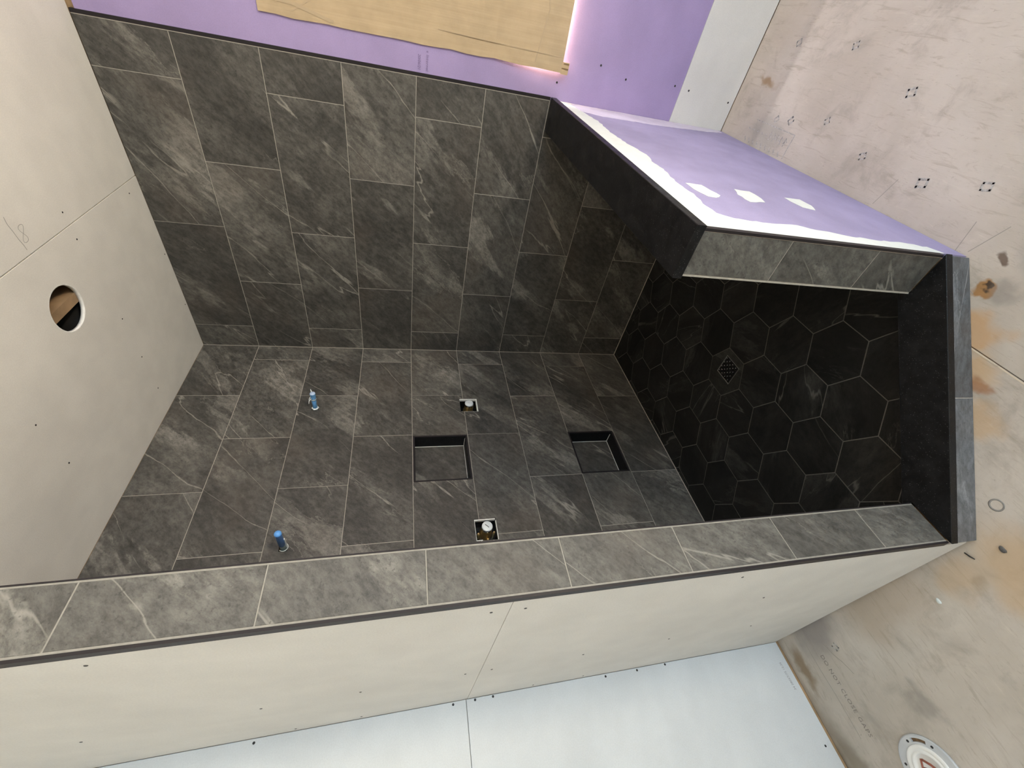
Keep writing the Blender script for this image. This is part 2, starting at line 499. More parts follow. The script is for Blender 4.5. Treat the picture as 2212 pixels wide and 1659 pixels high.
# --- back wall
FB = frame((0, 0, 0), (1, 0, 0), (0, 0, 1))           # local z points into the room (-y)
NICHES = [(-1.0545, -0.7545, 1.2170, 1.5170), (-1.0545, -0.7545, 0.3030, 0.6010)]
VALVES = [(-0.5755, -0.4695, 1.1275, 1.2345), (-1.3915, -1.2835, 1.1300, 1.2370)]
PIPES = [(-0.534-0.017, -0.534+0.017, 2.046-0.017, 2.046+0.017), (-1.343-0.017, -1.343+0.017, 2.0585-0.017, 2.0585+0.017)]
holes_b = NICHES+VALVES+PIPES
wall_back = layer('wall_back', FB, (X_LEFT-0.12, 0.16, ZF, H+0.30), M['wood'], None, -0.15, -SH, NICHES+VALVES+PIPES)
tag(wall_back, 'back wall behind the shower valves, slate tiled in the shower and white drywall to its left', 'wall', kind='structure')
layer('grout', I4, (XI, -0.0005, 0.0, H-0.001), M['grout'], wall_back, -SH, GR1, holes_b)
for k in range(1, 10):
    top, bot = COURSE[k-1], COURSE[k]
    off = 0.434+0.0016*(k-1) if k % 2 else 0.128+0.0028*(k-2)
    xs = [0.0]
    s = off
    while s < 1.85: xs.append(s); s += LT
    xs.append(1.85)
    for a, b in zip(xs[:-1], xs[1:]):
        tile(wall_back, I4, -b, -a, bot, top, M['slate'], holes_b)
# niches: box of slate with a dark metal rim
for nb in NICHES:
    x0, x1, z0, z1 = nb
    nd = 0.088
    nic = empty('niche'); nic.parent = wall_back
    nic.matrix_local = Matrix.Translation(((x0+x1)/2, (z0+z1)/2, 0))
    w, h = (x1-x0)/2, (z1-z0)/2
    t = 0.010
    obj('niche_back_tile', *prism_vf(rect(-w+t, w-t, -h+t, h-t), -nd-0.008, -nd, 0.0008), M['slate'], nic)
    v, f = box_vf(-w, w, h-t, h, -nd-0.008, -0.003); obj('niche_top_tile', v, f, M['granite'], nic)
    v, f = box_vf(-w, w, -h, -h+t, -nd-0.008, -0.003); obj('niche_bottom_tile', v, f, M['granite'], nic)
    v, f = box_vf(-w, -w+t, -h+t, h-t, -nd-0.008, -0.003); obj('niche_side_tile', v, f, M['granite'], nic)
    v, f = box_vf(w-t, w, -h+t, h-t, -nd-0.008, -0.003); obj('niche_side_tile', v, f, M['granite'], nic)
    q = 0.0022
    v, f = join([box_vf(-w+t, w-t, -h+t, -h+t+q, -nd, -nd+q), box_vf(w-t-q, w-t, -h+t, h-t, -nd, -nd+q),
                 box_vf(-w+t, w-t, h-t-q, h-t, -nd, -nd+q), box_vf(-w+t, -w+t+q, -h+t, h-t, -nd, -nd+q),
                 box_vf(w-t-q, w-t, -h+t, -h+t+q, -nd, -0.02)])
    obj('niche_grout', v, f, M['gypsum'], nic)
    e = 0.0085
    v, f = join([box_vf(-w, w, h-e, h, -0.0035, 0.0004), box_vf(-w, w, -h, -h+e, -0.0035, 0.0004),
                 box_vf(-w, -w+e, -h+e, h-e, -0.0035, 0.0004), box_vf(w-e, w, -h+e, h-e, -0.0035, 0.0004)])
    obj('niche_rim', v, f, M['trim'], nic)
    box('niche_liner', (-w+0.0002, w-0.0002, -h+0.0002, h-0.0002, -nd-0.018, -nd-0.009), M['dark'], nic)
# drywall left of the partition (lower and upper board)
SB = 1.346
for z0, z1 in ((-0.030, SB-0.0008), (SB+0.0008, H-0.002)):
    obj('drywall_sheet', *prism_vf(rect(X_LEFT, XO-0.0005, z0, z1), -SH, 0.0, 0.0015), M['board_daytint'], wall_back, I4)

def screws(parent, fr, pts, mat=None, r=0.0042, name='screw_heads'):
    vf = []
    for x, y in pts:
        n = 10
        v, f = lathe_vf([(r, 0.0), (r*0.9, 0.0006), (r*0.35, 0.0002)], n, False, True)
        vf.append(([(a+x, b+y, c) for a, b, c in v], f))
    v, f = join(vf)
    return tag(obj(name, v, f, mat or M['screw'], parent, fr), kind='stuff')
screws(wall_back, I4, [(-1.986, 1.393), (-1.984, 1.314), (-1.984, 1.248), (-1.987, 0.799), (-1.986, 0.661), (-1.984, 0.533),
                       (-1.989, 2.024), (-2.327, 0.003), (-2.327, 1.39), (-2.327, 1.31), (-2.40, 0.80), (-2.40, 0.40), (-2.40, 2.0)])
text_obj('board_print', '34 08057/73 12:26', 0.0125, M['ink'], wall_back, Matrix.Translation((-2.150, -0.004, 0.0003)) @ Matrix.Rotation(math.radians(3), 4, 'Z'), 0.1, 1.05)

# --- right wall: slate in the shower, purple board beyond, a window behind the cardboard
FR = frame((0, 0, 0), (0, -1, 0), (0, 0, 1))          # local x = -world y
D = 1.5345
WR = (1.668, 2.50, 0.900, 2.06)                       # window opening y,z (local)
wall_right = layer('wall_right', FR, (0.0, -Y_FRONT, ZF, H+0.30), M['wood'], None, -0.15, -SH, [WR])
tag(wall_right, 'right wall, dark slate tiled in the shower, purple drywall with a window further out', 'wall', kind='structure')
layer('grout', I4, (0.0005, D-0.002, 0.0, H-0.001), M['grout'], wall_right, -SH, GR1)
for k in range(1, 10):
    top, bot = COURSE[k-1], COURSE[k]
    off = 0.152 if k % 2 else 0.457
    ys = [0.0]
    s = off
    while s < D: ys.append(s); s += LT
    ys.append(D-0.001)
    for a, b in zip(ys[:-1], ys[1:]):
        tile(wall_right, I4, a, b, bot, top, M['slate'])
box('edge_trim', (D-0.0005, D+0.012, 0.905, H-0.002, -SH, 0.0012), M['trim'], wall_right)
box('edge_grout', (D-0.0035, D-0.0007, 0.905, H-0.002, -TH, 0.0004), M['grout'], wall_right)
ps = minus_rect([rect(D+0.0125, -Y_FRONT, 0.2655, 2.7255)], WR)+[rect(D+0.0002, D+0.0125, 0.2655, 0.9045)]
v, f = join([prism_vf(p, -SH, -0.0005) for p in ps])
tag(obj('drywall_sheet', v, f, M['board_purple'], wall_right, I4), 'purple moisture resistant drywall sheet')
tag(obj('drywall_strip', *prism_vf(rect(D+0.0002, -Y_FRONT, -0.048, 0.2640), -SH, -0.0005, 0.001), M['board'], wall_right, I4), 'white drywall strip below the purple sheet')
screws(wall_right, I4, [(1.668, 0.561), (1.682, 0.302), (1.675, 0.221), (1.66, -0.018), (1.606, 0.89), (1.70, 0.70), (2.08, 0.30), (2.08, 0.22), (2.08, 0.56)], r=0.0046)
mt = Matrix.Translation((1.612, 1.5155, 0.0)) @ Matrix.Rotation(math.pi, 4, 'Z')
text_obj('board_print', '20/06/21', 0.0165, M['ink_purple'], wall_right, mt, 0.15, 0.95)
mt = Matrix.Translation((1.628, 1.481, 0.0)) @ Matrix.Rotation(math.pi, 4, 'Z')
text_obj('board_print', 'e Internal', 0.0165, M['ink_purple'], wall_right, mt, 0.1, 1.1)

win = empty('window_1'); tag(win, 'window in the right wall hidden behind the cardboard sheet', 'window', kind='structure')
win.matrix_world = FR
y0, y1, z0, z1 = WR
v, f = join([box_vf(y0, y1, z0, z0+0.03, -0.13, -0.09), box_vf(y0, y1, z1-0.03, z1, -0.13, -0.09),
             box_vf(y0, y0+0.03, z0+0.03, z1-0.03, -0.13, -0.09), box_vf(y1-0.03, y1, z0+0.03, z1-0.03, -0.13, -0.09),
             box_vf(y0+0.03, y1-0.03, (z0+z1)/2-0.015, (z0+z1)/2+0.015, -0.125, -0.095)])
obj('window_frame', v, f, M['frame'], win)

# --- partition wall on the left, tiled end and inner face, drywall outside
wp = box('wall_partition', (XI-0.0100-0.1, XI-0.0100, YP+0.010, 0.0125, ZF, H), M['wood'])
wp.data.vertices.foreach_set('co', [c for v in box_vf(XO+SH, XI-0.010, YP+0.010, 0.0125, ZF+0.002, H)[0] for c in v])
tag(wp, 'tall partition wall left of the shower with slate tiled end and white drywall side', 'wall', kind='structure')
FE = frame((0, YP, 0), (1, 0, 0), (0, 0, 1))
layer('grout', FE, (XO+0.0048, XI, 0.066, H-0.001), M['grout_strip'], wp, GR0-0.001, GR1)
lim = [0.066]+[COURSE[k] for k in range(8, 0, -1)]+[H]
for a, b in zip(lim[:-1], lim[1:]):
    tile(wp, FE, XO+0.0080, XI-0.0045, a, b, M['slate_edge'])
box('edge_trim', (XO-0.0012, XO+0.0048, YP-0.0006, YP+0.0165, 0.066, H-0.001), M['trim'], wp)
box('edge_trim', (XI-0.0020, XI+0.0006, YP-0.0010, YP+0.0090, 0.066, H-0.001), M['trim'], wp)
FI = frame((XI, 0, 0), (0, 1, 0), (0, 0, 1))
layer('grout', FI, (YP+0.012, -0.010, 0.0, H-0.001), M['grout'], wp, GR0-0.001, GR1)
for k in range(1, 10):
    mid = -0.30 if k % 2 else -0.61
    for a, b in ((YP+0.009, mid), (mid, -0.0095)):
        tile(wp, FI, a, b, COURSE[k], COURSE[k-1], M['slate'])
FO = frame((XO, 0, 0), (0, -1, 0), (0, 0, 1))
for z0, z1 in ((-0.0300, 1.3410), (1.3422, H-0.002)):
    obj('drywall_sheet', *prism_vf(rect(0.0005, -YP-0.0170, z0, z1), -SH, 0.0, 0.0008), M['board'], wp, FO)
screws(wp, FO, [(0.885, 1.383), (0.882, 1.305), (0.371, 1.682), (0.376, 1.307), (0.374, 1.387), (0.374, 1.931), (0.893, 2.097), (0.366, 1.005),
                (0.382, 0.697), (0.895, 0.734), (0.691, 0.524), (0.346, 2.332), (0.369, 0.353), (0.03, 1.7), (0.03, 1.9), (0.03, 1.1), (0.03, 0.9)], r=0.0036)

# --- low wall to the right of the entry
wl = box('wall_low', (XPE+0.010, -0.0005, YPO+SH, YPI-0.010, ZF+0.002, 0.8765), M['wood'])
tag(wl, 'low wall right of the entry, purple drywall front with white joint compound and slate end', 'wall', kind='structure')
FPE = frame((XPE, 0, 0), (0, -1, 0), (0, 0, 1))
layer('grout', FPE, (-YPI, -YPO-0.006, 0.066, 0.8765), M['grout'], wl, GR0-0.001, GR1)
for a, b in ((0.066, 0.3), (0.3, 0.599), (0.599, 0.8765)):
    tile(wl, FPE, -YPI+0.004, -YPO-0.0075, a, b, M['slate_edge'], gap=0.0016)
box('edge_trim', (XPE-0.0008, XPE+0.014, YPO-0.0008, YPO+0.0065, 0.066, 0.8765), M['trim'], wl)
box('edge_trim', (XPE-0.0008, XPE+0.009, YPI-0.0025, YPI+0.0004, 0.066, 0.8765), M['grout'], wl)
FPI = frame((0, YPI, 0), (-1, 0, 0), (0, 0, 1))
layer('grout', FPI, (0.010, -XPE-0.010, 0.0, 0.8765), M['grout'], wl, GR0-0.001, GR1)
for k in (7, 8, 9):
    m1 = 0.5 if k % 2 else 0.2
    for a, b in ((0.0105, m1), (m1, m1+LT), (m1+LT, -XPE-0.0095)):
        tile(wl, FPI, a, b, COURSE[k], min(COURSE[k-1], 0.8765), M['slate'])
FPO = frame((0, YPO, 0), (1, 0, 0), (0, 0, 1))
tag(obj('drywall_sheet', *prism_vf(rect(XPE+0.0145, -0.0004, -0.047, 0.8760), -SH, 0.0), M['board_dusty'], wl, FPO), 'purple drywall front of the low wall')
def mud(pts, name='joint_compound', mat='mud', z=0.0009, jag=0.004):
    P = []
    for i in range(len(pts)):
        p, q = Vector(pts[i]), Vector(pts[(i+1) % len(pts)])
        n = max(1, int((q-p).length/0.018))
        for j in range(n):
            w = p.lerp(q, j/n)
            s = 0 if (abs(w.x-(XPE+0.0145)) < 0.002 or abs(w.y-0.8755) < 0.002 or w.x > -0.004) else jag
            P.append((w.x+random.uniform(-s, s), w.y+random.uniform(-s, s)))
    return obj(name, *prism_vf(P, 0.00005, z), M[mat], wl, FPO)
XE = XPE+0.0145
mud([(XE, 0.8755), (XE, 0.045), (-1.374, 0.05), (-1.352, 0.075), (-1.338, 0.14), (-1.345, 0.25), (-1.339, 0.36), (-1.318, 0.46), (-1.300, 0.54), (-1.316, 0.64),
     (-1.306, 0.73), (-1.285, 0.768), (-1.22, 0.772), (-1.149, 0.762), (-1.05, 0.770), (-0.947, 0.755), (-0.85, 0.760), (-0.772, 0.742), (-0.65, 0.770), (-0.5, 0.782),
     (-0.316, 0.772), (-0.16, 0.80), (-0.06, 0.81), (-0.004, 0.80), (-0.004, 0.8755)])
mud([(-0.004, 0.80), (-0.06, 0.81), (-0.16, 0.80), (-0.20, 0.70), (-0.17, 0.4), (-0.10, 0.1), (-0.05, -0.03), (-0.004, -0.03)], mat='mud_thin', z=0.0006)
for pts in ([(-1.047, 0.738), (-1.045, 0.680), (-1.13, 0.656), (-1.157, 0.690), (-1.150, 0.718), (-1.10, 0.735)],
            [(-1.042, 0.550), (-1.044, 0.494), (-1.10, 0.488), (-1.134, 0.499), (-1.152, 0.568), (-1.09, 0.572)],
            [(-1.055, 0.362), (-1.050, 0.296), (-1.10, 0.292), (-1.146, 0.314), (-1.131, 0.352), (-1.09, 0.366)]):
    mud(pts, 'screw_patch', jag=0.003)

# --- walls outside the frame, closing the room
v, f = box_vf(X_LEFT-0.12, X_LEFT, Y_FRONT, 0.0, ZF, H+0.30)
tag(obj('wall_left', v, f, M['board']), 'white drywall at the far left of the room', 'wall', kind='structure')
FF = frame((0, Y_FRONT, 0), (-1, 0, 0), (0, 0, 1))
wf = layer('wall_front', FF, (0.15, -X_LEFT+0.12, ZF, H+0.30), M['board'], None, -0.12, 0.0, [(-WIN[1], -WIN[0], WIN[2], WIN[3])])
wf.data.transform(Matrix.Translation((0, 0, 0)))
v, f = box_vf(-0.15, 0.15, ZF, H+0.30, -0.12, 0.0)
obj('wall_end', v, f, M['board'], wf)
tag(wf, 'white drywall with the big window behind the camera', 'wall', kind='structure')
w2 = empty('window_2', FF); tag(w2, 'big bright window in the wall behind the camera', 'window', kind='structure')
a0, a1, z0, z1 = -WIN[1], -WIN[0], WIN[2], WIN[3]
v, f = join([box_vf(a0, a1, z0, z0+0.04, -0.10, -0.05), box_vf(a0, a1, z1-0.04, z1, -0.10, -0.05),
             box_vf(a0, a0+0.04, z0+0.04, z1-0.04, -0.10, -0.05), box_vf(a1-0.04, a1, z0+0.04, z1-0.04, -0.10, -0.05)])
obj('window_frame', v, f, M['frame'], w2)

# --- ceiling: two boards meeting over the shower, one with a round cutout
FC = frame((0, 0, H), (1, 0, 0), (0, -1, 0))          # local y = -world y, z points down
ceil = obj('ceiling', *box_vf(X_LEFT-0.12, 0.15, Y_FRONT-0.12, 0.15, H+0.26, H+0.28), M['dark'])
tag(ceil, 'unpainted drywall ceiling over the shower and room', 'ceiling', kind='structure')
SEAM = 0.9715
obj('drywall_sheet', *prism_vf(rect(X_LEFT, 0.0, SEAM+0.0012, -Y_FRONT), -SH, 0.0, 0.0022), M['board_ceiling'], ceil, FC)
HX, HY, HR = -0.742, 0.757, 0.0835
parts = [prism_vf(p, -SH, 0.0) for p in minus_rect([rect(X_LEFT, 0.0, 0.0, SEAM-0.0012)], (HX-0.13, HX+0.13, HY-0.13, HY+0.13))]
n = 64
V, F = [], []
for z in (-SH, 0.0):
    for i in range(n):
        a = 2*math.pi*i/n
        ca, sa = math.cos(a), math.sin(a)
        r = HR*(1+0.008*math.sin(5*a)+random.uniform(-0.006, 0.006))
        q = 0.13/max(abs(ca), abs(sa))
        V.append((HX+r*ca, HY+r*sa, z)); V.append((HX+q*ca, HY+q*sa, z))
for i in range(n):
    j = (i+1) % n
    F.append((2*n+2*i, 2*n+2*i+1, 2*n+2*j+1, 2*n+2*j)); F.append((2*i, 2*j, 2*j+1, 2*i+1))
parts.append((V, F))
v, f = join(parts)
obj('drywall_sheet', v, f, M['board_ceiling'], ceil, FC)
v, f = lathe_vf([(HR+0.0015, -SH), (HR-0.0010, -SH), (HR-0.0012, -0.0004), (HR+0.0018, 0.0004), (HR+0.0030, 0.0001)], 48)
tag(obj('cutout_rim', v, f, M['gypsum'], ceil, FC @ Matrix.Translation((HX, HY, 0)), True), 'pale cut gypsum edge of the round hole')
screws(ceil, FC, [(-0.529, 1.02), (-0.53, 0.92), (-0.518, 0.554), (-0.524, 0.345), (-0.528, 0.147), (-1.122, 0.555), (-1.123, 0.347), (-0.10, 0.93),
                  (-0.02, 0.60), (-0.02, 0.30), (-1.72, 0.5)], r=0.0034)
pl = [(-0.765, 1.101), (-0.768, 1.080), (-0.764, 1.055), (-0.762, 1.03), (-0.757, 1.008), (-0.756, 0.991)]
v, f = ribbon_vf(pl, 0.0016, 0.0001, 0.0003)
obj('pencil_line', v, f, M['pencil'], ceil, FC)
num = []
for i in range(0, 28):
    t = 2*math.pi*i/28
    num.append((-0.733+0.010*math.sin(2*t)*1.15+0.006*math.cos(t), 1.035+0.026*math.cos(t)))
v, f = ribbon_vf(num, 0.0011, 0.0001, 0.0003, True)
obj('pencil_number', v, f, M['pencil'], ceil, FC)

# --- floors
fl = box('floor', (X_LEFT-0.12, 0.15, Y_FRONT-0.12, 0.15, ZF-0.06, ZF-0.016), M['wood'])
tag(fl, 'bare weathered plywood subfloor with stains and pencil lines', 'floor', kind='structure')
SY = -1.349
for x0, x1, y0, y1 in ((X_LEFT, 0.0, SY+0.0012, 0.0125), (X_LEFT, 0.0, Y_FRONT, SY-0.0012)):
    obj('plywood_sheet', *prism_vf(rect(x0, x1, y0, y1), ZF-0.016, ZF, 0.0012), M['plywood'], fl)
FFL = Matrix.Translation((0, 0, ZF))
def line(name, pts, w, mat, z=0.0003):
    v, f = ribbon_vf(pts, w, 0.00005, z)
    return obj(name, v, f, mat, fl, FFL)
line('seam_splinter', [(-1.575, SY+0.0035), (-1.66, SY+0.0030), (-1.80, SY+0.0042)], 0.0035, M['edge_light'], 0.0006)
line('pencil_line', [(-1.015, -1.549), (-1.039, -1.639)], 0.0018, M['pencil'])
line('pencil_line', [(-1.335, -1.620), (-1.348, -1.531)], 0.0018, M['pencil'])
line('pencil_line', [(-1.415, -1.640), (-1.378, -1.548)], 0.0020, M['pencil'])
line('pencil_line', [(-1.40, -1.507), (-1.452, -1.470), (-1.475, -1.463)], 0.0018, M['pencil'])
line('pencil_line', [(-2.030, -0.130), (-2.10, -0.128), (-2.20, -0.131), (-2.33, -0.127)], 0.0016, M['pencil'])
line('pencil_line', [(-2.045, -0.215), (-2.085, -0.230), (-2.12, -0.252), (-2.16, -0.268)], 0.0016, M['pencil'])
mt = FFL @ Matrix.Translation((-2.075, -0.168, 0.0002)) @ Matrix.Rotation(math.pi, 4, 'Z')
text_obj('floor_print', 'DO NOT CLOSE GAPS', 0.023, M['stamp'], fl, mt, 0, 1.15)
# grey square stamps printed over the plywood
def ring(x, y, a, s):
    c, d = math.cos(a), math.sin(a)
    P = [(x+c*p-d*q, y+d*p+c*q) for p, q in ((-s, -s*0.8), (s, -s*0.8), (s, s*0.8), (-s, s*0.8))]
    return ribbon_vf(P, s*0.55, 0.00005, 0.0003, True)
import itertools
rings = [(-0.348, -1.667, 0.8, 0.011), (-0.435, -1.680, 0.9, 0.012), (-1.118, -1.654, 0.3, 0.014), (-1.287, -1.702, 0.3, 0.012), (-0.86, -1.66, 0.5, 0.011),
         (-0.62, -1.72, 0.6, 0.010), (-0.88, -1.86, 0.4, 0.013), (-1.20, -1.95, 0.4, 0.013), (-0.55, -1.95, 0.5, 0.011), (-2.07, -0.262, 0.4, 0.010), (-0.25, -1.93, 0.6, 0.011)]
v, f = join([ring(*r) for r in rings])
tag(obj('square_stamps', v, f, M['stamp_grey'], fl, FFL), kind='stuff')
# smudged rectangular stamp at the foot of the low wall
sb = []
def stroke(pts, w): sb.append(ribbon_vf(pts, w, 0.00005, 0.0003))
stroke([(-0.23, -1.640), (-0.50, -1.640)], 0.004); stroke([(-0.50, -1.640), (-0.50, -1.548)], 0.005)
for i in range(9):
    x = -0.20-0.032*i
    stroke([(x, -1.600), (x-0.013, -1.600)], 0.006)
    stroke([(x-0.002, -1.562), (x-0.012, -1.548)], 0.007)
for i in range(5):
    x = -0.36-0.026*i
    stroke([(x, -1.618), (x, -1.588)], 0.005); stroke([(x, -1.618), (x-0.014, -1.606)], 0.004)
v, f = join(sb)
tag(obj('smudged_stamp', v, f, M['stamp_grey'], fl, FFL), kind='stuff')

# --- shower floor
POLY = [(0, 0), (XI, 0), (XI, -0.921), (-1.361, YPI), (0, YPI)]
DRX, DRY = -0.9455, -0.6900
def zf(x, y):
    d = math.hypot(x-DRX, y-DRY)
    return -0.012*max(0.0, 1-d/0.72)
sf = obj('floor_shower', *prism_vf([(x*1.0, y*1.0) for x, y in POLY], ZF+0.001, -0.024), M['dark'])
tag(sf, 'dark hexagon tiled shower floor sloping to the drain', 'floor', kind='structure')
S = 0.12385
HC, HA = math.sqrt(3)*S, 1.5*S
hx0, hy0 = -1.4985, -0.9925
DR = (DRX-0.0535, DRX+0.0535, DRY-0.0525, DRY+0.0525)
gv = []
def slope(vf):
    return [(x, y, z+zf(x, y)) for x, y, z in vf[0]], vf[1]
cells = []
for i in range(-3, 10):
    for j in range(-4, 7):
        cx = hx0+HA*i; cy = hy0+HC*(j+(0.5 if i % 2 else 0.0))
        P = [(cx+S*math.cos(math.pi/3*k), cy+S*math.sin(math.pi/3*k)) for k in range(6)]
        for q in ((1, 0, 0.0), (0, 1, 0.0), (-1, 0, -XI), (0, -1, -YPI), (-1, -1, 2.771)):
            if len(P) > 2: P = clip(P, *q)
        if len(P) < 3 or abs(area2(P)) < 2e-5: continue
        if area2(P) < 0: P = P[::-1]
        cells.append((cx, cy, P))
for cx, cy, P in cells:
    # shrink for the joint
    n = len(P); ins = []
    for i in range(n):
        p0, p, p1 = Vector(P[i-1]), Vector(P[i]), Vector(P[(i+1) % n])
        e0, e1 = (p-p0).normalized(), (p1-p).normalized()
        n0, n1 = Vector((-e0.y, e0.x)), Vector((-e1.y, e1.x))
        ins.append(tuple(p+(n0+n1)*(0.0017/max(1+n0.dot(n1), 0.3))))
    if area2(ins) < 1e-5: continue
    bx, by = sum(p[0] for p in ins)/n, sum(p[1] for p in ins)/n
    hole = DR if (DR[0] < max(p[0] for p in ins) and DR[1] > min(p[0] for p in ins) and DR[2] < max(p[1] for p in ins) and DR[3] > min(p[1] for p in ins)) else None
    pcs = minus_rect([ins], DR) if hole else [ins]
    if not pcs: continue
    v, f = join([slope(prism_vf(p, -0.009, 0.0, 0.0 if hole else 0.0008)) for p in pcs])
    rz = random.choice(range(6))*math.pi/3
    m = Matrix.Translation((bx, by, 0)) @ Matrix.Rotation(rz, 4, 'Z')
    mi = m.inverted()
    obj('hexagon_tile', [mi @ Vector(q) for q in v], f, M['slate_drain'] if hole else M['slate_dark'], sf, m)
gp = minus_rect([[tuple(q) for q in POLY]], DR)
gl = []
for p in gp:                                    # finely cut so that the grout follows the slope
    for a in range(-20, 1):
        for b in range(-16, 1):
            q = clip(clip(clip(clip(p, 1, 0, a*0.1+0.1), -1, 0, -a*0.1), 0, 1, b*0.1+0.1), 0, -1, -b*0.1)
            if len(q) > 2 and abs(area2(q)) > 1e-7: gl.append(slope(prism_vf(q, -0.0095, -0.0013)))
v, f = join(gl)
tag(obj('grout', v, f, M['grout_dark'], sf), kind='stuff')
# pale caulk lines where walls meet each other and the floor
ck = []
ck.append(box_vf(-0.0022, 0.0002, -0.0022, 0.0002, 0.0, H-0.002))
ck.append(box_vf(XI, 0, -0.0030, 0.0002, -0.001, 0.0030))
ck.append(box_vf(-0.0030, 0.0002, YPI, 0, -0.001, 0.0030))
v, f = join(ck)
tag(obj('trim_1', v, f, M['grout']), 'thin pale grout line in the shower corner and along its floor', 'grout line', kind='structure')

# ------------------------------------------------------------------ drain
dr = empty('floor_drain', Matrix.Translation((DRX, DRY, zf(DRX, DRY))))
tag(dr, 'small square dark drain grate with round holes in the hexagon shower floor', 'drain')
v, f = join([box_vf(-0.0525, 0.0525, -0.0515, -0.0495, -0.009, 0.0012), box_vf(-0.0525, 0.0525, 0.0495, 0.0515, -0.009, 0.0012),
             box_vf(-0.0525, -0.0505, -0.0495, 0.0495, -0.009, 0.0012), box_vf(0.0505, 0.0525, -0.0495, 0.0495, -0.009, 0.0012)])
obj('drain_frame', v, f, M['silver'], dr)
gp = [rect(-0.0495, 0.0495, -0.0485, 0.0485)]
for i in range(7):
    for j in range(7):
        x, y = -0.039+0.013*i, -0.039+0.013*j
        s = 0.0042 if (i+j) % 2 == 0 else 0.0026
        gp = minus_rect(gp, (x-s, x+s, y-s, y+s))
v, f = join([prism_vf(p, -0.003, -0.0006) for p in gp])
obj('grate', v, f, M['black'], dr)
box('drain_cup', (-0.050, 0.050, -0.049, 0.049, -0.0105, -0.0085), M['dark'], dr)
pins = []
for i in range(7):
    for j in range(7):
        if (i+j) % 2 == 0:
            v, f = lathe_vf([(0.0022, -0.003), (0.0022, 0.0002)], 6, False, True)
            pins.append(([(a-0.039+0.013*i+0.0065, b-0.039+0.013*j, c) for a, b, c in v], f))
v, f = join(pins)
tag(obj('grate_studs', v, f, M['stud'], dr), kind='stuff')

# ------------------------------------------------------------------ granite caps and curb
cap_poly = [(-0.0030, YPI+0.006), (-0.0030, YPO-0.010), (XPE-0.011, YPO-0.010), (XPE-0.011, YPI+0.003)]
cap = obj('granite_cap', *prism_vf(cap_poly, 0.8775, 0.9035, 0.0015), M['granite'])
tag(cap, 'speckled black granite slab capping the low purple wall', 'wall cap')
u = Vector((-1, 1)).normalized()                     # along the curb
slab_poly = [(XPE-0.0012, YPO-0.006), (XPE-0.0012, YPI+0.0008), (-1.358, YPI+0.0008), (XI+0.0008, -0.918), (XI+0.0008, YP-0.0016), (XO+0.0005, YP-0.0016), (XO-0.006, YP-0.0028)]
curb = empty('shower_curb', Matrix.Translation((-1.66, -1.20, ZF)))
tag(curb, 'diagonal shower curb with black granite top and grey slate front', 'curb')
ci = Matrix.Translation((1.66, 1.20, -ZF))
v, f = prism_vf([(-1.385, -1.532), (-1.345, YPI-0.012), (-1.85, -0.905), (XI-0.012, YP+0.012), (-1.968, -0.950)], ZF+0.0005, 0.0385)
obj('curb_body', [ci @ Vector(q) for q in v], f, M['dark'], curb)
v, f = prism_vf(slab_poly, 0.0395, 0.0650, 0.0012)
tag(obj('granite_top', [ci @ Vector(q) for q in v], f, M['granite'], curb), 'black granite slab on top of the curb')
FCU = frame((0, 0, 0), (1, -1, 0), (0, 0, 1))        # out = (-1,-1)
c0 = Vector((-2.931/2, -2.931/2, 0))
fr = ci @ (Matrix.Translation(c0) @ FCU)
def al(x, y): return (Vector((x, y, 0))-c0).dot(Vector((1, -1, 0)).normalized())
e0, em, e1 = al(-1.981, -0.950), al(-1.692, -1.249), al(-1.3935, -1.5375)
layer('grout', fr, (e0+0.001, e1-0.001, ZF+0.001, 0.0390), M['grout'], curb, -0.009, -0.0012)
tile(curb, fr, e0, em, ZF+0.0005, 0.0395, M['slate_curb'], name='curb_tile', gap=0.0022)
tile(curb, fr, em, e1, ZF+0.0005, 0.0395, M['slate_curb'], name='curb_tile', gap=0.0022)
fr2 = ci @ (Matrix.Translation((-1.605, -1.180, 0)) @ frame((0, 0, 0), (-1, 1, 0), (0, 0, 1)))
box('curb_inner_tile', (-0.315, 0.315, 0.001, 0.0385, 0.0, 0.008), M['slate'], curb, fr2)

# ------------------------------------------------------------------ cardboard over the window
CY0, CY1, CZ0, CZ1 = 1.646, 2.56, 0.888, 2.1125       # local on the right wall
NY, NZ = 14, 20
def gapf(y, z):
    a = (y-CY0)/(CY1-CY0); b = (z-CZ0)/(CZ1-CZ0)
    return 0.0008+0.025*max(0, 1-b*3.6)**1.3*max(0, 1-a*1.6)+0.010*a*max(0, 1-b*3)+0.0015*a*math.sin(9*b+2*a)**2
V, F = [], []
T = 0.004
for side in (0, 1):
    for i in range(NY+1):
        for j in range(NZ+1):
            y = CY0+(CY1-CY0)*i/NY; z = CZ0+(CZ1-CZ0)*j/NZ
            if i == 0: y += 0.0016*math.sin(j*1.7)+0.0012*math.sin(j*4.1)
            if j == 0: z += 0.014*i/NY
            V.append((y, z, gapf(y, z)+T*side))
W = NZ+1; K = (NY+1)*W
for i in range(NY):
    for j in range(NZ):
        a, b, c, d = i*W+j, (i+1)*W+j, (i+1)*W+j+1, i*W+j+1
        F.append((a+K, b+K, c+K, d+K)); F.append((a, d, c, b))
for i in range(NY):
    F.append((i*W, (i+1)*W, (i+1)*W+K, i*W+K)); F.append(((i+1)*W+NZ, i*W+NZ, i*W+NZ+K, (i+1)*W+NZ+K))
for j in range(NZ):
    F.append((j+1, j, j+K, j+1+K)); F.append((NY*W+j, NY*W+j+1, NY*W+j+1+K, NY*W+j+K))
cbm = frame((0, -CY0, CZ0), (0, -1, 0), (0, 0, 1))
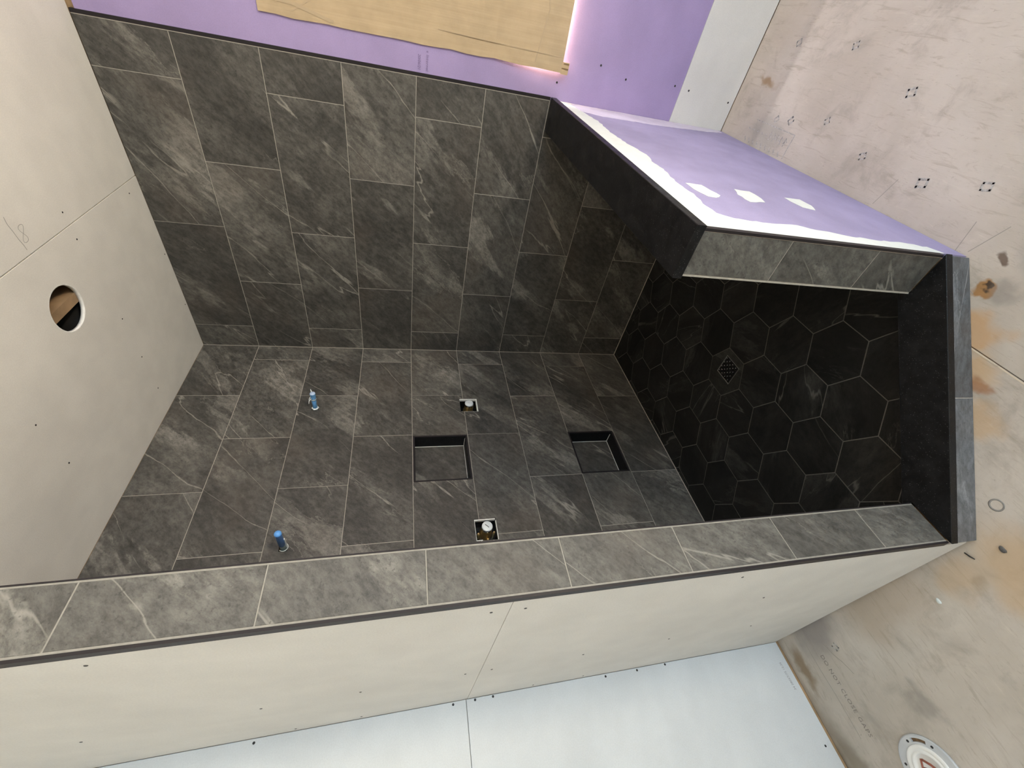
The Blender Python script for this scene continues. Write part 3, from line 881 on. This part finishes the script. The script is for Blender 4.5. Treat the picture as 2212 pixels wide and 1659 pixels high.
cb = empty('cardboard_sheet', cbm)
tag(cb, 'large brown corrugated cardboard sheet covering the window on the purple wall', 'cardboard')
obj('sheet', [(x-CY0, z-CZ0, t) for x, z, t in V], F, M['cardboard'], cb)
cz = gapf(CY0+0.02, CZ0)+T
def cgz(x, y): return gapf(x+CY0, y+CZ0)+T
def strip(pts, w, mat, name, t=0.0009):
    parts = []
    for p, q in zip(pts[:-1], pts[1:]):
        d = (Vector(q)-Vector(p)).normalized(); s = Vector((-d.y, d.x))*w/2
        q4 = [Vector(p)-s, Vector(q)-s, Vector(q)+s, Vector(p)+s]
        v = [(k.x, k.y, cgz(k.x, k.y)-0.0006) for k in q4]+[(k.x, k.y, cgz(k.x, k.y)+t) for k in q4]
        parts.append((v, [(3,2,1,0),(4,5,6,7),(0,1,5,4),(1,2,6,5),(2,3,7,6),(3,0,4,7)]))
    v, f = join(parts)
    return obj(name, v, f, mat, cb)
M['crease'] = plain('cardboard_crease', (0.45, 0.34, 0.215), 0.85)
M['ply_dark'] = plain('exposed_flute', (0.22, 0.14, 0.07), 0.9)
strip([(0.02, 1.105), (0.075, 1.02), (0.14, 0.98)], 0.005, M['crease'], 'crease')
strip([(0.05, 1.23), (0.045, 1.10), (0.012, 0.955)], 0.012, M['crease'], 'crease')
strip([(0.02, 0.125), (0.20, 0.10), (0.33, 0.135)], 0.004, M['crease'], 'crease')
strip([(0.055, 0.02), (0.056, 0.25), (0.06, 0.55)], 0.004, M['crease'], 'crease')
v, f = box_vf(-0.004, 0.040, -0.030, 0.004, cgz(0, 0)-0.0035, cgz(0, 0)-0.0006)
tag(obj('torn_corner', v, f, M['cardboard_in'], cb), 'torn corner showing the inner ply')
strip([(0.0345, 0.004), (0.0345, -0.028)], 0.005, M['ply_dark'], 'exposed_flute', 0.0002)
strip([(0.017, 0.004), (0.017, -0.028)], 0.0045, M['ply_dark'], 'exposed_flute', 0.0002)

# ------------------------------------------------------------------ ceiling cavity: joist and black plastic housing
jo = obj('ceiling_joist', *box_vf(X_LEFT+0.02, -0.02, -0.772, -0.735, H+SH+0.0005, H+SH+0.24), M['joist'])
tag(jo, 'brown wooden joist visible through the round ceiling hole', 'joist')
V, F = [], []
n = 28
prof = [(0.098, 0.004), (0.094, 0.004), (0.093, 0.012), (0.096, 0.016), (0.092, 0.022), (0.092, 0.15)]
for r, z in prof:
    for i in range(n+1):
        a = math.pi*i/n
        V.append((r*math.cos(a), r*math.sin(a), z))
for k in range(len(prof)-1):
    for i in range(n):
        F.append((k*(n+1)+i, k*(n+1)+i+1, (k+1)*(n+1)+i+1, (k+1)*(n+1)+i))
F.append(tuple((len(prof)-1)*(n+1)+i for i in range(n+1)))
can = obj('light_housing', V, F, M['black'], None, Matrix.Translation((HX, -0.733, H+SH)), True)
v, f = [], []
for k, (r, z) in enumerate([(0.0915, 0.0005), (0.0870, 0.0010), (0.0860, 0.0060), (0.0905, 0.0075)]):
    for i in range(29):
        a = math.pi*i/28
        v.append((r*math.cos(a), r*math.sin(a), z))
for k in range(3):
    for i in range(28):
        f.append((k*29+i, k*29+i+1, (k+1)*29+i+1, (k+1)*29+i))
tag(obj('reflective_lip', v, f, M['chrome'], can, None, True), 'silver lip')
tag(can, 'glossy black plastic housing inside the round ceiling hole', 'light housing')

# ------------------------------------------------------------------ shower arm stubs
def stub(x, z, style):
    m = frame((x, 0, z), (1, 0, 0), (0, 0, 1))          # local z out of the wall
    tilt = Matrix.Identity(4)
    o = empty('shower_pipe_stub', m)
    kz = 1.82 if style == 'dark' else 1.45
    global OUT
    OUT = Matrix.Diagonal((0.93, 0.93, kz, 1.0))
    if style == 'dark':
        tag(o, 'shower pipe stub with dark blue cap, nearer the left partition wall', 'pipe stub', 'capped shower pipe stubs')
        v, f = lathe_vf([(0.0125, -0.05), (0.0125, 0.020), (0.0115, 0.021)], 24, True, True)
        tag(obj('pipe', v, f, M['steel_pipe'], o, OUT, True), 'grey green pipe')
        v, f = lathe_vf([(0.0138, 0.016), (0.0142, 0.060), (0.0150, 0.0615), (0.0150, 0.066)], 24, True, False)
        obj('cap_sleeve', v, f, M['tape'], o, OUT, True)
        v, f = lathe_vf([(0.0152, 0.066), (0.0140, 0.0685), (0.0, 0.0690)], 24)
        tag(obj('cap_end', v, f, M['tape_light'], o, OUT, True), 'pale blue end')
        v, f = tube_vf([(0.0135, 0.004, 0.052), (0.0165, 0.001, 0.056), (0.0165, -0.006, 0.054), (0.0140, -0.008, 0.050)], 0.0022, 6)
        obj('tab', v, f, M['tape_light'], o, OUT, True)
        v, f = box_vf(0.0, 0.009, -0.0165, -0.0125, -0.002, 0.036)
        obj('tape_strip', v, f, M['film_white'], o, OUT)
        ring = [(0.0195*math.cos(a)+0.001, 0.0190*math.sin(a)-0.001, 0.0008) for a in [math.pi*(0.75+1.30*i/16) for i in range(17)]]
        v, f = tube_vf(ring, 0.0016, 6)
        obj('torn_bag_edge', v, f, M['film_white'], o, OUT, True)
    else:
        tag(o, 'shower pipe stub wrapped in pale blue and white film, nearer the corner', 'pipe stub', 'capped shower pipe stubs')
        v, f = lathe_vf([(0.0130, -0.05), (0.0128, 0.02), (0.0132, 0.045), (0.0142, 0.066), (0.0148, 0.078)], 20, True, False)
        v = [(a*(1+0.05*math.sin(7*math.atan2(b, a)+c*90)), b*(1+0.05*math.sin(7*math.atan2(b, a)+c*90)), c) for a, b, c in v]
        tag(obj('wrapped_pipe', v, f, M['film_blue'], o, OUT, True), 'pale blue wrap')
        v, f = lathe_vf([(0.0150, 0.0775), (0.0138, 0.0795), (0.0, 0.0800)], 20)
        M.setdefault('film_end', plain('bluish_white_film', (0.50, 0.62, 0.82), 0.35))
        tag(obj('wrapped_end', v, f, M['film_end'], o, OUT, True), 'bluish white end')
        v, f = lathe_vf([(0.0150, 0.048), (0.0160, 0.050), (0.0150, 0.053)], 20)
        obj('rubber_band', v, f, M['film_white'], o, OUT, True)
        v, f = tube_vf([(0.011, 0.006, 0.079), (0.016, 0.009, 0.083), (0.018, 0.011, 0.090)], [0.004, 0.0035, 0.0008], 6)
        obj('film_tip', v, f, M['film_white'], o, OUT, True)
        v, f = join([tube_vf([(-0.010, 0.013, 0.066), (-0.020, 0.019, 0.060), (-0.026, 0.020, 0.052)], 0.0016, 6),
                     tube_vf([(-0.013, 0.009, 0.060), (-0.019, 0.015, 0.056), (-0.026, 0.020, 0.052), (-0.034, 0.021, 0.045)], 0.0019, 6)])
        obj('band_loop', v, f, M['film_white'], o, OUT, True)
        v, f = lathe_vf([(0.0128, 0.004), (0.0185, 0.0012), (0.0190, 0.0006)], 20)
        v = [(a*(1+0.07*math.sin(5*math.atan2(b, a))), b*(1+0.07*math.sin(4*math.atan2(b, a)+1)), c) for a, b, c in v]
        obj('film_skirt', v, f, M['film_white'], o, OUT, True)
    return o
stub(-0.534, 2.046, 'wrap')
stub(-1.343, 2.0585, 'dark')

# ------------------------------------------------------------------ shower valves
def valve(hole, style):
    x0, x1, z0, z1 = hole
    cx, cz = (x0+x1)/2, (z0+z1)/2
    o = empty('shower_valve', frame((cx, 0, cz), (1, 0, 0), (0, 0, 1)))
    w, h = (x1-x0)/2, (z1-z0)/2
    if style == 'corner':
        tag(o, 'brass shower valve with pale cap in white edged cutout, beside the corner', 'valve', 'rough-in shower valves')
    else:
        tag(o, 'brass shower valve with pale dial cap in cutout, beside the left partition wall', 'valve', 'rough-in shower valves')
    dp = 0.075
    up = 0.016 if style == 'corner' else 0.030
    lift = Matrix.Translation((0, 0, up))
    v, f = join([box_vf(-w, w, -h, h, -dp-0.004, -dp), box_vf(-w, -w+0.002, -h, h, -dp, -0.014), box_vf(w-0.002, w, -h, h, -dp, -0.014),
                 box_vf(-w, w, -h, -h+0.002, -dp, -0.014), box_vf(-w, w, h-0.002, h, -dp, -0.014)])
    obj('rough_in_box', v, f, M['black'], o)
    e = 0.0055
    pieces = []
    if style == 'corner':      # white board edge seen at the bottom and right side
        pieces = [box_vf(-w, w, -h, -h+e*1.2, -0.016, -0.001), box_vf(w-e, w, -h+e, h, -0.016, -0.001), box_vf(-w, -w+0.0015, -h, h, -0.014, -0.001)]
    else:
        pieces = [box_vf(w-e*0.9, w, -h+0.004, h, -0.014, -0.001), box_vf(-w, w, h-0.0022, h, -0.014, -0.001), box_vf(-w, -w+0.004, h-0.030, h, -0.014, -0.001),
                  box_vf(-w, w-0.01, -h, -h+0.0030, -0.014, -0.001)]
    v, f = join(pieces)
    tag(obj('cut_edge', v, f, M['gypsum'], o), 'white cut board edge')
    v, f = lathe_vf([(0.030, -dp-up), (0.031, -dp+0.012), (0.0255, -0.045), (0.0245, -0.030), (0.0225, -0.026), (0.0225, -0.012)], 28, True, True)
    obj('valve_body', v, f, M['brass'], o, lift, True)
    v, f = lathe_vf([(0.0255, -0.016), (0.0265, -0.014), (0.0265, -0.004), (0.0255, -0.002)], 28, True, False)
    obj('collar', v, f, M['chrome'], o, lift, True)
    v, f = lathe_vf([(0.0255, -0.0035), (0.0250, 0.0015), (0.0235, 0.003), (0.0, 0.003)], 28)
    obj('valve_cap', v, f, M['cap_white'], o, lift, True)
    if style != 'corner':
        v, f = ribbon_vf([(-0.007, -0.006), (0.001, 0.001), (0.008, 0.009)], 0.0030, 0.0030, 0.0034)
        obj('dial_mark', v, f, M['screw'], o, lift)
    else:
        v, f = ribbon_vf([(-0.002, 0.010), (0.002, 0.001), (-0.004, -0.006)], 0.0022, 0.0030, 0.0033)
        obj('cap_mark', v, f, M['flange_grey'], o, lift)
    for sx, sz in ((-0.037, 0.018), (-0.033, -0.030), (0.030, -0.030)) if style == 'corner' else ((-0.006, 0.036), (-0.004, -0.041), (-0.037, -0.006)):
        v, f = lathe_vf([(0.0068, 0.0), (0.0068, 0.040), (0.0048, 0.042), (0.0048, 0.050)], 6, True, True)
        obj('stop_screw', v, f, M['brass_bright'], o, Matrix.Translation((sx, sz, -dp)))
    return o
valve(VALVES[0], 'corner')
valve(VALVES[1], 'left')

# ------------------------------------------------------------------ toilet flange
tf = empty('toilet_flange', Matrix.Translation((-2.4345, -0.3285, ZF)))
tag(tf, 'round grey and white toilet flange set in the plywood floor', 'toilet flange')
n = 64
V, F = [], []
R0, R1 = 0.066, 0.092
# ring with slotted openings: built as angular sectors with radial bands
bands = [R0, 0.0735, 0.0835, R1]
slot_ang = [(2*math.pi-0.58, 2*math.pi+0.1), (math.pi-0.58, math.pi), (1.9, 2.1)]
parts = []
for i in range(n):
    a0, a1 = 2*math.pi*i/n, 2*math.pi*(i+1)/n
    am = (a0+a1)/2
    for b in range(3):
        if b == 1 and any(s <= am <= t for s, t in slot_ang): continue
        r0, r1 = bands[b], bands[b+1]
        P = [(r0*math.cos(a0), r0*math.sin(a0)), (r1*math.cos(a0), r1*math.sin(a0)), (r1*math.cos(a1), r1*math.sin(a1)), (r0*math.cos(a1), r0*math.sin(a1))]
        parts.append(prism_vf(P, 0.0005, 0.007))
v, f = join(parts)
obj('metal_ring', v, f, M['flange_grey'], tf)
v, f = lathe_vf([(0.0860, 0.0002), (0.0700, 0.0004)], 48)
M['slot_brown'] = plain('brown_wood_in_slot', (0.17, 0.105, 0.055), 0.8, var=0.4, scale=70)
obj('slot_floor', v, f, M['slot_brown'], tf)
v, f = lathe_vf([(0.0920, 0.0), (0.0935, 0.002), (0.0930, 0.006), (0.0905, 0.0078)], 64)
obj('ring_lip', v, f, M['flange_grey'], tf, None, True)
v, f = lathe_vf([(0.0680, 0.0), (0.0680, 0.009), (0.0650, 0.0105), (0.0570, 0.0100), (0.0540, 0.0080), (0.0515, 0.0100), (0.0470, 0.0115), (0.0430, 0.0095), (0.0410, 0.002), (0.0, 0.0015)], 48)
obj('inner_collar', v, f, M['white_plastic'], tf, None, True)
v, f = join([tube_vf([(0.032, 0.012, 0.003), (0.012, 0.024, 0.004), (-0.004, 0.012, 0.0035)], 0.0028, 6), tube_vf([(0.030, 0.010, 0.003), (0.016, -0.008, 0.003), (0.0, -0.022, 0.004)], 0.0035, 6),
             tube_vf([(0.010, 0.020, 0.004), (0.004, 0.000, 0.004), (-0.010, -0.014, 0.004)], 0.0030, 6)])
tag(obj('rusty_scrap', v, f, M['rust'], tf, None, True), 'rusty red scrap inside the flange')
for a in (0.17, 1.24, 2.35, 3.35, 4.4, 5.47):
    v, f = lathe_vf([(0.0042, 0.0066), (0.0040, 0.0078), (0.0, 0.0080)], 10)
    obj('ring_screw', v, f, M['screw'], tf, Matrix.Translation((0.0785*math.cos(a), 0.0785*math.sin(a), 0)))

# ------------------------------------------------------------------ crumbs on the plywood
def pebble(x, y, r, mat, label, cat, name):
    bm = bmesh.new(); bmesh.ops.create_icosphere(bm, subdivisions=2, radius=r)
    for q in bm.verts:
        s = 1+0.22*math.sin(q.co.x/r*2.3+q.co.y/r*1.7)
        q.co = Vector((q.co.x*s*1.2, q.co.y*s*0.8, max(q.co.z*0.5, -r*0.2)+r*0.2))
    me = bpy.data.meshes.new(name); bm.to_mesh(me); bm.free()
    me.materials.append(mat)
    o = link(name, me, None, Matrix.Translation((x, y, ZF+0.0004)))
    return tag(o, label, cat)
M['pebble'] = plain('grey_stone_chip', (0.10, 0.095, 0.09), 0.8, var=0.3, scale=60)
pebble(-2.025, -0.985, 0.0085, M['pebble'], 'dark grey stone chip on the plywood outside the curb', 'stone chip', 'stone_chip')
M['white_chip'] = plain('white_paint_drop', (0.66, 0.70, 0.69), 0.7)
pebble(-2.070, -0.730, 0.0075, M['white_chip'], 'small white paint drop on the plywood beside the partition wall', 'paint drop', 'paint_drop')
v, f = tube_vf([(0, 0, 0.0022), (-0.013, -0.004, 0.0022), (-0.024, -0.009, 0.0022)], [0.0016, 0.0022, 0.0012], 7)
tag(obj('splinter', v, f, M['screw'], None, Matrix.Translation((-1.9925, -0.8985, ZF+0.0002)), True), 'dark wood splinter on the plywood at the curb end', 'splinter')
v, f = lathe_vf([(0.0165, 0.0002), (0.0175, 0.0010), (0.0150, 0.0014), (0.0130, 0.0003)], 24)
tag(obj('glue_ring', v, f, M['ring_grey'], None, Matrix.Translation((-1.931, -1.062, ZF+0.0002)), True), 'grey ring of dried adhesive on the plywood in front of the curb', 'adhesive ring')
